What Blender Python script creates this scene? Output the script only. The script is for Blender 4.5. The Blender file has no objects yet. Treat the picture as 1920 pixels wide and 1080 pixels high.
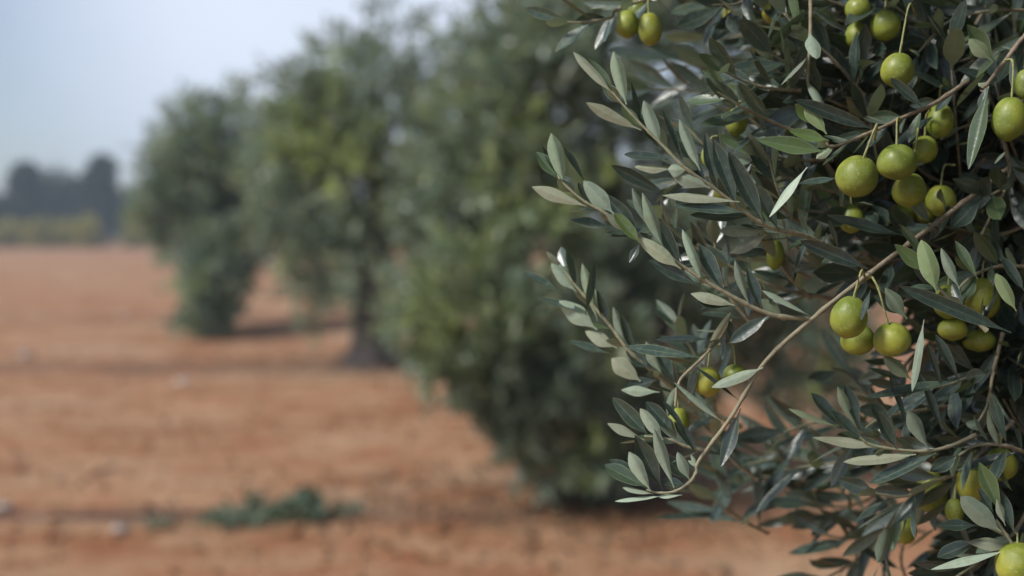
import bpy, math, random
import numpy as np
from mathutils import Vector, noise as mnoise

random.seed(7); rng = np.random.default_rng(7)
scene = bpy.context.scene
COL = scene.collection

# ------------------------------------------------------------------ camera
FPX = 2040.0; H = 1.5; HZ = 430.0
pitch = math.atan((540 - HZ) / FPX)
CAM = np.array([0.0, 0.0, H])
FW = np.array([0, math.cos(pitch), -math.sin(pitch)])
RT = np.array([1.0, 0, 0])
UP = np.array([0, math.sin(pitch), math.cos(pitch)])

def P(px, py, d):
    return CAM + d * (FW + RT * (px - 960) / FPX + UP * (540 - py) / FPX)

def G(px, py, z=0.0):
    v = FW + RT * (px - 960) / FPX + UP * (540 - py) / FPX
    return CAM + v * ((z - H) / v[2])

def project(pts):
    r = pts - CAM
    d = r @ FW
    dd = np.where(np.abs(d) < 1e-4, 1e-4, d)
    return 960 + FPX * (r @ RT) / dd, 540 - FPX * (r @ UP) / dd, d

cd = bpy.data.cameras.new('camera'); cam = bpy.data.objects.new('camera', cd); COL.objects.link(cam)
cam.location = (0, 0, H); cam.rotation_euler = (math.pi / 2 - pitch, 0, 0)
cd.sensor_width = 36; cd.lens = 36 * FPX / 1920; cd.clip_start = 0.02; cd.clip_end = 3000
cd.dof.use_dof = True; cd.dof.focus_distance = 0.70; cd.dof.aperture_fstop = 3.2
scene.camera = cam

# ------------------------------------------------------------------ materials
def new_mat(name):
    m = bpy.data.materials.new(name); m.use_nodes = True
    nt = m.node_tree; nt.nodes.clear()
    out = nt.nodes.new('ShaderNodeOutputMaterial')
    return m, nt, out

class NT:
    def __init__(s, nt): s.nt = nt
    def n(s, t, **kw):
        nd = s.nt.nodes.new(t)
        for k, v in kw.items(): setattr(nd, k, v)
        return nd
    def link(s, a, b): s.nt.links.new(a, b)
    def mix(s, fac, a, b, blend='MIX'):
        nd = s.n('ShaderNodeMix', data_type='RGBA', blend_type=blend)
        for i, v in ((0, fac), (6, a), (7, b)):
            if hasattr(v, 'default_value'): s.link(v, nd.inputs[i])
            else: nd.inputs[i].default_value = (*v, 1) if isinstance(v, tuple) else v
        return nd.outputs[2]
    def math(s, op, a, b=None, c=None):
        nd = s.n('ShaderNodeMath', operation=op)
        for i, v in enumerate((a, b, c)):
            if v is None: continue
            if hasattr(v, 'default_value'): s.link(v, nd.inputs[i])
            else: nd.inputs[i].default_value = v
        return nd.outputs[0]
    def ramp(s, fac, lo, hi):
        nd = s.n('ShaderNodeMapRange', interpolation_type='SMOOTHSTEP')
        s.link(fac, nd.inputs[0]); nd.inputs[1].default_value = lo; nd.inputs[2].default_value = hi
        return nd.outputs[0]
    def noise(s, vec, scale, detail=3, rough=.55):
        nd = s.n('ShaderNodeTexNoise'); nd.inputs['Scale'].default_value = scale
        nd.inputs['Detail'].default_value = detail; nd.inputs['Roughness'].default_value = rough
        if vec is not None: s.link(vec, nd.inputs['Vector'])
        return nd.outputs[0]

def leaf_material(name, top, young, under, tan, spec=.5, trans=.12, fine=True):
    m, nt, out = new_mat(name); g = NT(nt)
    at = g.n('ShaderNodeAttribute', attribute_name='tint')
    sep = g.n('ShaderNodeSeparateColor'); g.link(at.outputs['Color'], sep.inputs[0])
    geo = g.n('ShaderNodeNewGeometry')
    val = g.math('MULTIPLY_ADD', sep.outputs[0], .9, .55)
    tc = g.mix(sep.outputs[1], top, young)
    uc = g.mix(g.math('MULTIPLY', sep.outputs[2], .8), under, tan)
    uc = g.mix(g.math('MULTIPLY', sep.outputs[1], .7), uc, tuple(np.array(young) * 1.25))
    rough_t, rough_u = .32, .58
    if fine:
        uv = g.n('ShaderNodeUVMap'); sx = g.n('ShaderNodeSeparateXYZ'); g.link(uv.outputs[0], sx.inputs[0])
        off = g.math('ABSOLUTE', g.math('SUBTRACT', sx.outputs[0], .5))
        rim = g.ramp(off, .42, .5); rib = g.math('SUBTRACT', 1.0, g.ramp(off, .0, .05))
        tco = g.n('ShaderNodeTexCoord')
        nz = g.noise(tco.outputs['Object'], 260, 3)
        sp = g.ramp(g.noise(tco.outputs['Object'], 900, 2), .62, .72)
        tc = g.mix(g.math('MULTIPLY', rim, .55), tc, (.30, .33, .20))
        tc = g.mix(g.math('MULTIPLY', rib, .45), tc, (.26, .30, .18))
        tc = g.mix(g.math('MULTIPLY', g.ramp(nz, .45, .75), .35), tc, (.15, .19, .17))
        big = g.ramp(g.noise(tco.outputs['Object'], 85, 3, .7), .50, .68)
        tc = g.mix(g.math('MULTIPLY', big, .30), tc, (.10, .13, .07))
        tipn = g.math('MULTIPLY', g.ramp(sx.outputs[1], .90, 1.0), g.ramp(sep.outputs[2], .45, .7))
        tc = g.mix(g.math('MULTIPLY', tipn, .8), tc, (.20, .14, .07))
        tc = g.mix(g.math('MULTIPLY', sp, .25), tc, (.30, .32, .28))
        uc = g.mix(g.math('MULTIPLY', rib, .5), uc, (.40, .41, .27))
        uc = g.mix(g.math('MULTIPLY', g.ramp(nz, .5, .75), .4), uc, (.20, .18, .10))
        uc = g.mix(g.math('MULTIPLY', big, .28), uc, (.20, .19, .10))
        uc = g.mix(g.math('MULTIPLY', rim, .4), uc, (.40, .42, .30))
    c = g.mix(geo.outputs['Backfacing'], tc, uc)
    sc = g.n('ShaderNodeVectorMath', operation='SCALE'); g.link(c, sc.inputs[0]); g.link(val, sc.inputs['Scale'])
    b = g.n('ShaderNodeBsdfPrincipled'); g.link(sc.outputs[0], b.inputs['Base Color'])
    r = g.n('ShaderNodeMapRange'); g.link(geo.outputs['Backfacing'], r.inputs[0])
    r.inputs[3].default_value = rough_t; r.inputs[4].default_value = rough_u; g.link(r.outputs[0], b.inputs['Roughness'])
    b.inputs['Specular IOR Level'].default_value = spec
    if fine:
        bp = g.n('ShaderNodeBump'); bp.inputs['Strength'].default_value = .25; bp.inputs['Distance'].default_value = .001
        g.link(nz, bp.inputs['Height']); g.link(bp.outputs[0], b.inputs['Normal'])
    tr = g.n('ShaderNodeBsdfTranslucent')
    tcol = g.mix(.5, sc.outputs[0], (.16, .22, .04)); g.link(tcol, tr.inputs[0])
    ms = g.n('ShaderNodeMixShader'); ms.inputs[0].default_value = trans
    g.link(b.outputs[0], ms.inputs[1]); g.link(tr.outputs[0], ms.inputs[2]); g.link(ms.outputs[0], out.inputs[0])
    return m

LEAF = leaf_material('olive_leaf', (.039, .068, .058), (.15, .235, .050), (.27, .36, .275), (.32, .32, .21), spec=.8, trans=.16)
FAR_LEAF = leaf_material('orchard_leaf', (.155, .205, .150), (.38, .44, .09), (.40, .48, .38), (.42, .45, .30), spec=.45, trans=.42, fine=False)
DARK_LEAF = leaf_material('cypress_leaf', (.028, .040, .034), (.06, .08, .03), (.035, .05, .045), (.05, .06, .04), spec=.2, fine=False)
BLUE_LEAF = leaf_material('distant_leaf', (.045, .060, .052), (.08, .10, .05), (.07, .09, .08), (.08, .09, .07), spec=.2, fine=False)
VINE_LEAF = leaf_material('vine_leaf', (.36, .36, .07), (.54, .44, .07), (.28, .30, .09), (.38, .32, .09), spec=.2, trans=.3, fine=False)
DRY_LEAF = leaf_material('shade_litter_leaf', (.085, .055, .035), (.11, .08, .04), (.15, .11, .075), (.16, .10, .06), spec=.2, fine=False)
WEED_LEAF = leaf_material('weed_leaf', (.13, .19, .14), (.19, .24, .14), (.24, .30, .25), (.28, .28, .20), spec=.3, fine=False)

def bark_material(name, a, b_, scale, green=None):
    m, nt, out = new_mat(name); g = NT(nt)
    tco = g.n('ShaderNodeTexCoord')
    nz = g.noise(tco.outputs['Object'], scale, 5, .65)
    c = g.mix(g.ramp(nz, .35, .68), a, b_)
    if green:
        at = g.n('ShaderNodeAttribute', attribute_name='age'); c = g.mix(at.outputs['Fac'], c, green)
    spk = g.ramp(g.noise(tco.outputs['Object'], scale * 5, 2), .6, .7)
    c = g.mix(g.math('MULTIPLY', spk, .35), c, tuple(min(1, x * 1.9) for x in b_))
    b = g.n('ShaderNodeBsdfPrincipled'); g.link(c, b.inputs['Base Color']); b.inputs['Roughness'].default_value = .75
    b.inputs['Specular IOR Level'].default_value = .3
    bp = g.n('ShaderNodeBump'); bp.inputs['Strength'].default_value = .6; bp.inputs['Distance'].default_value = .35 / scale
    g.link(nz, bp.inputs['Height']); g.link(bp.outputs[0], b.inputs['Normal'])
    g.link(b.outputs[0], out.inputs[0]); return m

TWIG = bark_material('olive_twig_bark', (.17, .125, .085), (.31, .25, .18), 220, green=(.30, .31, .20))
BARK = bark_material('olive_trunk_bark', (.060, .048, .044), (.14, .115, .10), 9)
STALK = bark_material('olive_stalk', (.20, .21, .08), (.32, .32, .14), 300)

def olive_material():
    m, nt, out = new_mat('green_olive_skin'); g = NT(nt)
    oi = g.n('ShaderNodeObjectInfo'); tco = g.n('ShaderNodeTexCoord')
    add = g.n('ShaderNodeVectorMath', operation='ADD'); g.link(tco.outputs['Object'], add.inputs[0])
    cb = g.n('ShaderNodeCombineXYZ'); g.link(oi.outputs['Random'], cb.inputs[0]); g.link(cb.outputs[0], add.inputs[1])
    n1 = g.ramp(g.noise(add.outputs[0], 45, 3), .35, .7)
    n2 = g.noise(add.outputs[0], 700, 2)
    lo = g.mix(oi.outputs['Random'], (.125, .175, .022), (.170, .205, .024))
    hi = g.mix(oi.outputs['Random'], (.250, .290, .040), (.37, .36, .048))
    c = g.mix(n1, lo, hi)
    c = g.mix(g.math('MULTIPLY', g.ramp(n2, .62, .68), .30), c, (.50, .52, .22))
    br = g.ramp(g.noise(add.outputs[0], 95, 2), .68, .78)
    c = g.mix(g.math('MULTIPLY', br, .35), c, (.30, .19, .03))
    b = g.n('ShaderNodeBsdfPrincipled'); g.link(c, b.inputs['Base Color'])
    bl = g.ramp(g.noise(add.outputs[0], 130, 4, .65), .42, .66)
    c2 = g.mix(g.math('MULTIPLY', bl, .16), c, (.36, .40, .17)); g.link(c2, b.inputs['Base Color'])
    rg = g.n('ShaderNodeMapRange'); g.link(bl, rg.inputs[0]); rg.inputs[3].default_value = .40; rg.inputs[4].default_value = .62; g.link(rg.outputs[0], b.inputs['Roughness']); b.inputs['Specular IOR Level'].default_value = .45
    b.inputs['Subsurface Weight'].default_value = .12; b.inputs['Subsurface Radius'].default_value = (.004, .004, .001)
    bp = g.n('ShaderNodeBump'); bp.inputs['Strength'].default_value = .22; bp.inputs['Distance'].default_value = .0006
    g.link(g.noise(add.outputs[0], 330, 3), bp.inputs['Height']); g.link(bp.outputs[0], b.inputs['Normal'])
    g.link(b.outputs[0], out.inputs[0]); return m
OLIVE = olive_material()

def soil_material():
    m, nt, out = new_mat('red_tilled_soil'); g = NT(nt)
    tco = g.n('ShaderNodeTexCoord'); mp = g.n('ShaderNodeMapping'); mp.inputs['Scale'].default_value = (.6, 1.0, 1)
    g.link(tco.outputs['Object'], mp.inputs[0])
    a = g.ramp(g.noise(mp.outputs[0], .9, 4, .6), .32, .68)
    b2 = g.ramp(g.noise(mp.outputs[0], 3.2, 5, .65), .38, .66)
    c3 = g.ramp(g.noise(tco.outputs['Object'], 14, 4, .7), .52, .72)
    c = g.mix(a, (.275, .117, .055), (.378, .188, .099))
    c = g.mix(g.math('MULTIPLY', b2, .6), c, (.50, .33, .20))
    st2 = g.n('ShaderNodeMapping'); st2.inputs['Scale'].default_value = (.28, .60, 1); g.link(tco.outputs['Object'], st2.inputs[0])
    c = g.mix(g.math('MULTIPLY', g.ramp(g.noise(st2.outputs[0], 1.0, 4, .6), .50, .68), .55), c, (.52, .38, .25))
    c = g.mix(g.math('MULTIPLY', c3, .35), c, (.25, .105, .055))
    peb = g.ramp(g.noise(tco.outputs['Object'], 42, 2, .5), .68, .74)
    c = g.mix(g.math('MULTIPLY', peb, .5), c, (.46, .36, .28))
    # moist ground along the drip lines: a real stain with its own ragged outline
    sep = g.n('ShaderNodeSeparateXYZ'); g.link(tco.outputs['Object'], sep.inputs[0])
    wob = g.math('MULTIPLY', g.math('SUBTRACT', g.noise(tco.outputs['Object'], 1.1, 5, .75), .5), 2.6)
    for yy, w, s in ((5.72, .25, .42), (11.75, .75, .50), (18.6, .9, .30)):
        dist = g.math('ABSOLUTE', g.math('SUBTRACT', g.math('MULTIPLY_ADD', wob, w, sep.outputs[1]), yy))
        st = g.math('SUBTRACT', 1.0, g.ramp(dist, w * .35, w))
        c = g.mix(g.math('MULTIPLY', st, s), c, (.150, .085, .062))
    b = g.n('ShaderNodeBsdfPrincipled'); g.link(c, b.inputs['Base Color']); b.inputs['Roughness'].default_value = .95
    b.inputs['Specular IOR Level'].default_value = .1
    bp = g.n('ShaderNodeBump'); bp.inputs['Strength'].default_value = .7; bp.inputs['Distance'].default_value = .05
    g.link(g.noise(mp.outputs[0], 11, 6, .7), bp.inputs['Height']); g.link(bp.outputs[0], b.inputs['Normal'])
    g.link(b.outputs[0], out.inputs[0]); return m
SOIL = soil_material()

def plain(name, col, rough=.7, col2=None, scale=20):
    m, nt, out = new_mat(name); g = NT(nt)
    b = g.n('ShaderNodeBsdfPrincipled'); b.inputs['Roughness'].default_value = rough
    tco = g.n('ShaderNodeTexCoord')
    c = g.mix(g.ramp(g.noise(tco.outputs['Object'], scale, 4), .35, .65), col, col2 or tuple(x * .7 for x in col))
    g.link(c, b.inputs['Base Color']); g.link(b.outputs[0], out.inputs[0]); return m
STONE = plain('pale_limestone', (.46, .42, .38), .85, (.33, .28, .24), 16)
HOSE = plain('black_polythene_hose', (.030, .028, .030), .5)

# ------------------------------------------------------------------ mesh helpers
def norm(v):
    return v / np.maximum(np.linalg.norm(v, axis=-1, keepdims=True), 1e-9)

def mesh_obj(name, V, F, mat, parent=None, uv=None, tint=None, age=None, smooth=True):
    V = np.ascontiguousarray(V, dtype=np.float32); F = np.ascontiguousarray(F, dtype=np.int32)
    me = bpy.data.meshes.new(name)
    nf, k = F.shape
    me.vertices.add(len(V)); me.vertices.foreach_set('co', V.ravel())
    me.loops.add(nf * k); me.loops.foreach_set('vertex_index', F.ravel())
    me.polygons.add(nf); me.polygons.foreach_set('loop_start', np.arange(0, nf * k, k, dtype=np.int32))
    me.update(calc_edges=True)
    if smooth: me.polygons.foreach_set('use_smooth', np.ones(nf, dtype=bool))
    if uv is not None:
        l = me.uv_layers.new(name='UVMap'); l.data.foreach_set('uv', uv[F.ravel()].astype(np.float32).ravel())
    if tint is not None:
        a = me.color_attributes.new('tint', 'FLOAT_COLOR', 'POINT')
        t4 = np.ones((len(V), 4), np.float32); t4[:, :3] = tint; a.data.foreach_set('color', t4.ravel())
    if age is not None:
        a = me.attributes.new('age', 'FLOAT', 'POINT'); a.data.foreach_set('value', np.asarray(age, np.float32))
    me.materials.append(mat); me.validate()
    o = bpy.data.objects.new(name, me); COL.objects.link(o)
    if parent: o.parent = parent
    return o

def tag(o, label=None, cat=None, group=None, kind=None):
    for k, v in (('label', label), ('category', cat), ('group', group), ('kind', kind)):
        if v: o[k] = v
    return o

def leaves(B, D, N, L, W, curl, fold, tint, nseg=6, nac=2, pet=.09):
    """Lanceolate leaves: base, direction, top-side normal, length, half width."""
    B, D, N = np.atleast_2d(B).astype(float), norm(np.atleast_2d(D).astype(float)), np.atleast_2d(N).astype(float)
    n = len(B)
    S = norm(np.cross(D, N)); N = norm(np.cross(S, D))
    t = np.linspace(0, 1, nseg + 1)
    if nseg <= 2: prof = np.array([.15, 1, .05])[:nseg + 1]
    else:
        s = np.clip((t - pet) / (1 - pet), 0, 1)
        prof = np.maximum(np.sin(np.pi * s ** 1.08) ** .78, 0); prof = np.where(t <= pet, .10, prof); prof[0] = .10; prof[-1] = .03
        prof = np.maximum(prof, .03)
    u = np.linspace(-1, 1, nac + 1)
    L = np.broadcast_to(L, n); W = np.broadcast_to(W, n); curl = np.broadcast_to(curl, n); fold = np.broadcast_to(fold, n)
    c = curl[:, None] * t[None] ** 1.6
    tw = (rng.normal(size=n) * .30)[:, None] * (t[None] - .4)
    S3 = S[:, None] * np.cos(tw)[..., None] + N[:, None] * np.sin(tw)[..., None]
    wob = 1 + (.10 * np.sin(t[None] * 9 + rng.random((n, 1)) * 6.3)) * (nseg > 4)
    along = t[None] * (1 - .25 * np.abs(curl[:, None]) * t[None])
    V = (B[:, None, None] + D[:, None, None] * (L[:, None] * along)[:, :, None, None]
         + S3[:, :, None] * ((W[:, None] * prof[None] * wob)[:, :, None] * u)[..., None]
         + N[:, None, None] * ((L[:, None] * c)[:, :, None] + (fold[:, None] * W[:, None] * prof[None])[:, :, None] * (np.abs(u) - .5))[..., None])
    nv = (nseg + 1) * (nac + 1)
    i, j = np.meshgrid(np.arange(nseg), np.arange(nac), indexing='ij')
    a = (i * (nac + 1) + j).ravel()
    f = np.stack([a, a + 1, a + nac + 2, a + nac + 1], 1)
    F = (f[None] + (np.arange(n) * nv)[:, None, None]).reshape(-1, 4)
    uvv = np.stack(np.broadcast_arrays((u[None] + 1) / 2, t[:, None]), -1).reshape(-1, 2)
    return V.reshape(-1, 3), F, np.tile(uvv, (n, 1)), np.repeat(np.broadcast_to(tint, (n, 3)), nv, 0)

class Bag:
    def __init__(s): s.V, s.F, s.U, s.T, s.k = [], [], [], [], 0
    def add(s, r):
        V, F, U, T = r
        s.V.append(V); s.F.append(F + s.k); s.U.append(U); s.T.append(T); s.k += len(V)
    def build(s, name, mat, parent=None):
        return mesh_obj(name, np.concatenate(s.V), np.concatenate(s.F), mat, parent, np.concatenate(s.U), np.concatenate(s.T))

def spline(pts, per=6):
    p = np.asarray(pts, float)
    if len(p) < 3: return np.array([p[0] + (p[-1] - p[0]) * t for t in np.linspace(0, 1, per + 1)])
    q = np.vstack([2 * p[0] - p[1], p, 2 * p[-1] - p[-2]]); out = []
    for i in range(1, len(q) - 2):
        for t in np.linspace(0, 1, per, endpoint=False):
            a, b, c, d = q[i - 1], q[i], q[i + 1], q[i + 2]
            out.append(.5 * (2 * b + (c - a) * t + (2 * a - 5 * b + 4 * c - d) * t * t + (3 * b - a - 3 * c + d) * t ** 3))
    out.append(p[-1]); return np.array(out)

def tube(path, r0, r1, sides=8, knob=0.0, age0=0., age1=0.):
    path = np.asarray(path, float); n = len(path)
    T = norm(np.gradient(path, axis=0)); ref = np.array([.3, .2, .93]); V = []
    ss = np.linspace(0, 1, n)
    for i in range(n):
        s = np.cross(T[i], ref); s /= max(np.linalg.norm(s), 1e-6); b = np.cross(s, T[i])
        r = r0 + (r1 - r0) * ss[i]
        if knob and r0 < .006: r *= 1 + .34 * max(0., math.cos(i * .9 + r0 * 9e3)) ** 6
        for k in range(sides):
            a = 2 * math.pi * k / sides
            rr = r * (1 + knob * mnoise.noise(Vector((path[i] + (s * math.cos(a) + b * math.sin(a)) * r) / max(r * 2.2, 1e-5))))
            V.append(path[i] + (s * math.cos(a) + b * math.sin(a)) * rr)
    F = [[i * sides + k, i * sides + (k + 1) % sides, (i + 1) * sides + (k + 1) % sides, (i + 1) * sides + k] for i in range(n - 1) for k in range(sides)]
    V.append(path[-1] + T[-1] * r1); tip = len(V) - 1   # a pointed end
    F += [[(n - 1) * sides + k, (n - 1) * sides + (k + 1) % sides, tip, tip] for k in range(0)]
    age = np.repeat(age0 + (age1 - age0) * ss, sides); age = np.append(age, age1)
    return np.array(V), np.array(F), age

# ------------------------------------------------------------------ ground
def build_ground():
    ys = np.concatenate([np.linspace(-12, 3, 16), np.geomspace(3.2, 150, 230), np.linspace(156, 172, 3)])
    xs = np.concatenate([-np.geomspace(126, 22, 12), np.linspace(-20, 20, 261), np.geomspace(22, 126, 12)])
    X, Y = np.meshgrid(xs, ys)
    Z = np.zeros_like(X)
    for i in range(X.shape[0]):
        for j in range(X.shape[1]):
            x, y = X[i, j], Y[i, j]
            if abs(x) < 40 and y < 110:
                a = mnoise.noise(Vector((x * .25, y * .8, 0))) * .030 + mnoise.noise(Vector((x * 2.2, y * 3.2, 4))) * .016
                a += mnoise.noise(Vector((x * 5.5, y * 6.5, 9))) * .009
                Z[i, j] = a
    for yy in (5.72, 11.75, 18.6):                        # shallow ridge and furrow of each tree row
        for q in range(X.shape[1]):
            x = xs[q]; wv = .12 * mnoise.noise(Vector((x * .5, yy, 7))); am = .5 + mnoise.noise(Vector((x * .9, yy, 2)))
            Z[:, q] += -.03 * am * np.exp(-((Y[:, q] - yy - wv) / .12) ** 2) + .025 * np.exp(-((Y[:, q] - yy - .3 - wv) / .2) ** 2)
    V = np.stack([X, Y, Z], -1).reshape(-1, 3); nx = len(xs)
    i, j = np.meshgrid(np.arange(len(ys) - 1), np.arange(nx - 1), indexing='ij'); a = (i * nx + j).ravel()
    o = mesh_obj('ground', V, np.stack([a, a + 1, a + nx + 1, a + nx], 1), SOIL)
    tag(o, kind='structure', label='bare orange red tilled soil of the olive grove')
build_ground()

# ------------------------------------------------------------------ blurred orchard trees
def crown_shoots(blobs, D, leaf_len, n_per, per_shoot, young_c, shoot_len, wide=.16, holes=(), seg=2):
    """Leafy shoots scattered through the volume of overlapping lobes, thick at the outside."""
    bag = Bag()
    for (bx, by, rx, ry, dens, dz) in blobs:
        c = P(bx, by, D + dz); R = np.array([rx, .5 * (rx + ry), ry]) * D / FPX
        R[1] = min(max(R[1], .35), 1.5)
        n = int(n_per * dens * (R[0] * R[2] + R[1] * R[2] + R[0] * R[1]) / 3)
        u = norm(rng.normal(size=(n, 3))); rad = rng.random(n) ** .42
        # lumps: push the surface in and out so the outline is uneven
        lump = np.array([1 + .34 * mnoise.noise(Vector(v * 2.3 + c)) + .22 * mnoise.noise(Vector(v * 5.1 + c)) for v in u])
        pos = c + u * R * (rad * lump)[:, None]
        dirs = norm(u * .8 + rng.normal(size=(n, 3)) * .6 + np.array([0, 0, .15]))
        hl = np.ones(n, bool)
        if holes:
            px, py, _ = project(pos)
            for (hx, hy, hr) in holes: hl &= (px - hx) ** 2 + (py - hy) ** 2 > (hr * (1 + .25 * rng.normal(size=n))) ** 2
        hl &= pos[:, 2] > .05
        pos, dirs = pos[hl], dirs[hl]; n = len(pos)
        yng = np.zeros(n)
        for (yx, yy, yr, ya) in young_c:
            px, py, _ = project(pos); yng = np.maximum(yng, ya * np.exp(-((px - yx) ** 2 + (py - yy) ** 2) / yr ** 2))
        k = per_shoot
        B = np.repeat(pos, k, 0) + np.repeat(dirs, k, 0) * (np.tile(np.linspace(0, 1, k), n) * shoot_len)[:, None]
        side = norm(rng.normal(size=(n * k, 3)))
        DD = norm(np.repeat(dirs, k, 0) * .75 + side * .8)
        NN = norm(np.repeat(dirs, k, 0) * .5 - side * .35 + np.array([0, 0, .75]) + rng.normal(size=(n * k, 3)) * .45)
        cl = np.array([mnoise.noise(Vector(q / D * 26)) for q in pos]); shade = np.clip(.45 + .9 * cl + .25 * rng.normal(size=n), 0, 1)
        ti = np.stack([np.clip(np.repeat(shade, k) * .8 + rng.random(n * k) * .3, 0, 1),
                       np.clip(np.repeat(yng + (rng.random(n) < .07) * .6, k) * (.6 + .4 * rng.random(n * k)), 0, 1), rng.random(n * k)], 1)
        keep = B[:, 2] > .04
        L = leaf_len * (.7 + .6 * rng.random(n * k))
        bag.add(leaves(B[keep], DD[keep], NN[keep], L[keep], L[keep] * wide, rng.normal(size=keep.sum()) * .12, .15, ti[keep], nseg=seg, nac=1 if seg < 3 else 2))
    return bag

def orchard_tree(label, blobs, D, base, trunk_r, fork, limbs, leaf_len, n_per, per_shoot, young, shoot_len, holes=(), wide=.16):
    root = bpy.data.objects.new('olive_tree', None); COL.objects.link(root)
    root.location = base; tag(root, label, 'olive tree', 'olive trees in the orchard row')
    inv = -np.array(base)
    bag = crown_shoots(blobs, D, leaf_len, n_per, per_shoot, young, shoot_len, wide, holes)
    bag.V = [v + inv for v in bag.V]
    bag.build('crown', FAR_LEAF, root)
    b = np.array(base); f = np.array(fork)
    path = spline([b + (0, 0, -.15), b + (.02, 0, .05), b * .6 + f * .4 + (.06, 0, 0), f], 6)
    V, F, a = tube(path, trunk_r * 1.0, trunk_r * .75, 20, .30)
    flare = np.exp(-np.clip(V[:, 2] - .0, 0, 9) / .16)[:, None]; V[:, :2] += (V[:, :2] - b[:2]) * .45 * flare
    mesh_obj('trunk', V + inv, F, BARK, root, age=a)
    for (tx, ty, dz, r) in limbs:
        e = P(tx, ty, D + dz); m = f * .5 + e * .5 + np.array([0, 0, .12])
        V, F, a = tube(spline([f - (0, 0, .06), m, e], 7), r, r * .3, 10, .25)
        mesh_obj('limb', V + inv, F, BARK, root, age=a)
    return root

# nearest blurred tree, its skirt down to the soil
D1 = 6.2; b1 = G(1195, 925)
orchard_tree('blurred olive tree nearest the sharp twigs, its skirt of leaves trailing down to the soil',
    [(1000, 250, 190, 200, 1.0, .2), (1110, 90, 220, 170, 1.0, 0), (860, 370, 130, 150, .95, .3), (800, 500, 70, 80, .9, .2), (775, 570, 45, 80, .55, .2), (1050, 440, 210, 150, 1.1, 0), (885, 595, 138, 138, 1.25, -.45),
     (1060, 660, 160, 130, 1.2, -.35), (1075, 820, 105, 115, 1.4, -.25), (980, 740, 80, 70, 1.2, -.3), (1010, 740, 90, 60, 1.2, -.3), (1250, 600, 170, 190, 1.1, .2), (1400, 380, 260, 260, .9, .3), (1215, 780, 110, 120, 1.1, .1),
     (1520, 640, 100, 160, 1.1, .2), (1270, -150, 330, 220, .8, .2), (960, 110, 70, 100, .55, .3), (1600, 150, 260, 300, .7, .4)],
    D1, tuple(b1), .17, tuple(P(1190, 640, D1)), [(1000, 300, .2, .08), (1120, 120, 0, .08), (1380, 380, .3, .09), (930, 560, -.3, .06), (1500, 560, .2, .06), (1100, 640, -.3, .05)],
    .085, 1400, 12, [(840, 590, 60, .55), (920, 590, 40, .5), (850, 660, 35, .5), (1180, 320, 50, .7), (1050, 400, 60, .6), (960, 380, 50, .7), (890, 480, 40, .7), (980, 250, 50, .5), (1080, 820, 40, .4)], .16,
    holes=[(750, 487, 52), (1010, 497, 46), (1250, 620, 36), (1310, 500, 30)])
D2 = 12.2; b2 = G(690, 680)
orchard_tree('blurred olive tree with its thick grey trunk in plain view on the soil',
    [(600, 250, 115, 105, 1, 0), (570, 180, 55, 50, .8, 0), (690, 210, 130, 140, 1, .2), (660, 370, 150, 130, 1, -.2), (560, 400, 80, 100, 1.1, -.2), (590, 520, 52, 68, 1.2, -.3),
     (730, 70, 85, 75, .42, .3), (640, 110, 70, 60, .45, 0), (860, 200, 110, 130, .9, .3), (720, 450, 120, 70, 1, 0), (690, 525, 70, 42, .8, -.9), (790, 600, 40, 80, .4, -.9), (520, 300, 55, 110, .9, 0), (850, 420, 120, 140, 1, .3), (900, 90, 70, 70, .4, .4)],
    D2, tuple(b2), .29, tuple(P(700, 470, D2)), [(600, 260, 0, .12), (700, 150, .2, .12), (830, 260, .3, .12), (580, 440, -.2, .08), (740, 60, .3, .05)],
    .120, 420, 12, [(600, 265, 65, 1.), (640, 310, 50, .9), (560, 230, 35, .9), (740, 440, 40, .8), (800, 330, 50, .7), (690, 330, 60, .6), (780, 250, 40, .6), (640, 170, 40, .5)], .26,
    holes=[(750, 487, 52), (1010, 497, 50)], wide=.19)
D3 = 16.5; b3 = G(405, 616)
orchard_tree('blurred darker olive tree with one long narrow skirt of leaves hanging to the ground',
    [(400, 300, 105, 110, 1.1, 0), (325, 340, 66, 84, 1.2, 0), (440, 290, 70, 80, 1, .2), (365, 235, 50, 45, 1, 0), (400, 440, 88, 100, 1.2, 0), (394, 572, 29, 84, 2.4, -1.5), (485, 390, 85, 110, 1.1, .2),
     (308, 390, 44, 66, 1.2, 0), (400, 495, 66, 62, 1.5, -.9), (440, 200, 50, 40, .45, .2), (415, 525, 40, 60, 1.3, -.6)],
    D3, tuple(b3), .2, tuple(P(415, 480, D3)), [(400, 280, 0, .1), (330, 340, 0, .08), (470, 360, .2, .08)],
    .145, 330, 11, [(400, 300, 60, .15)], .3, wide=.19)

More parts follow.
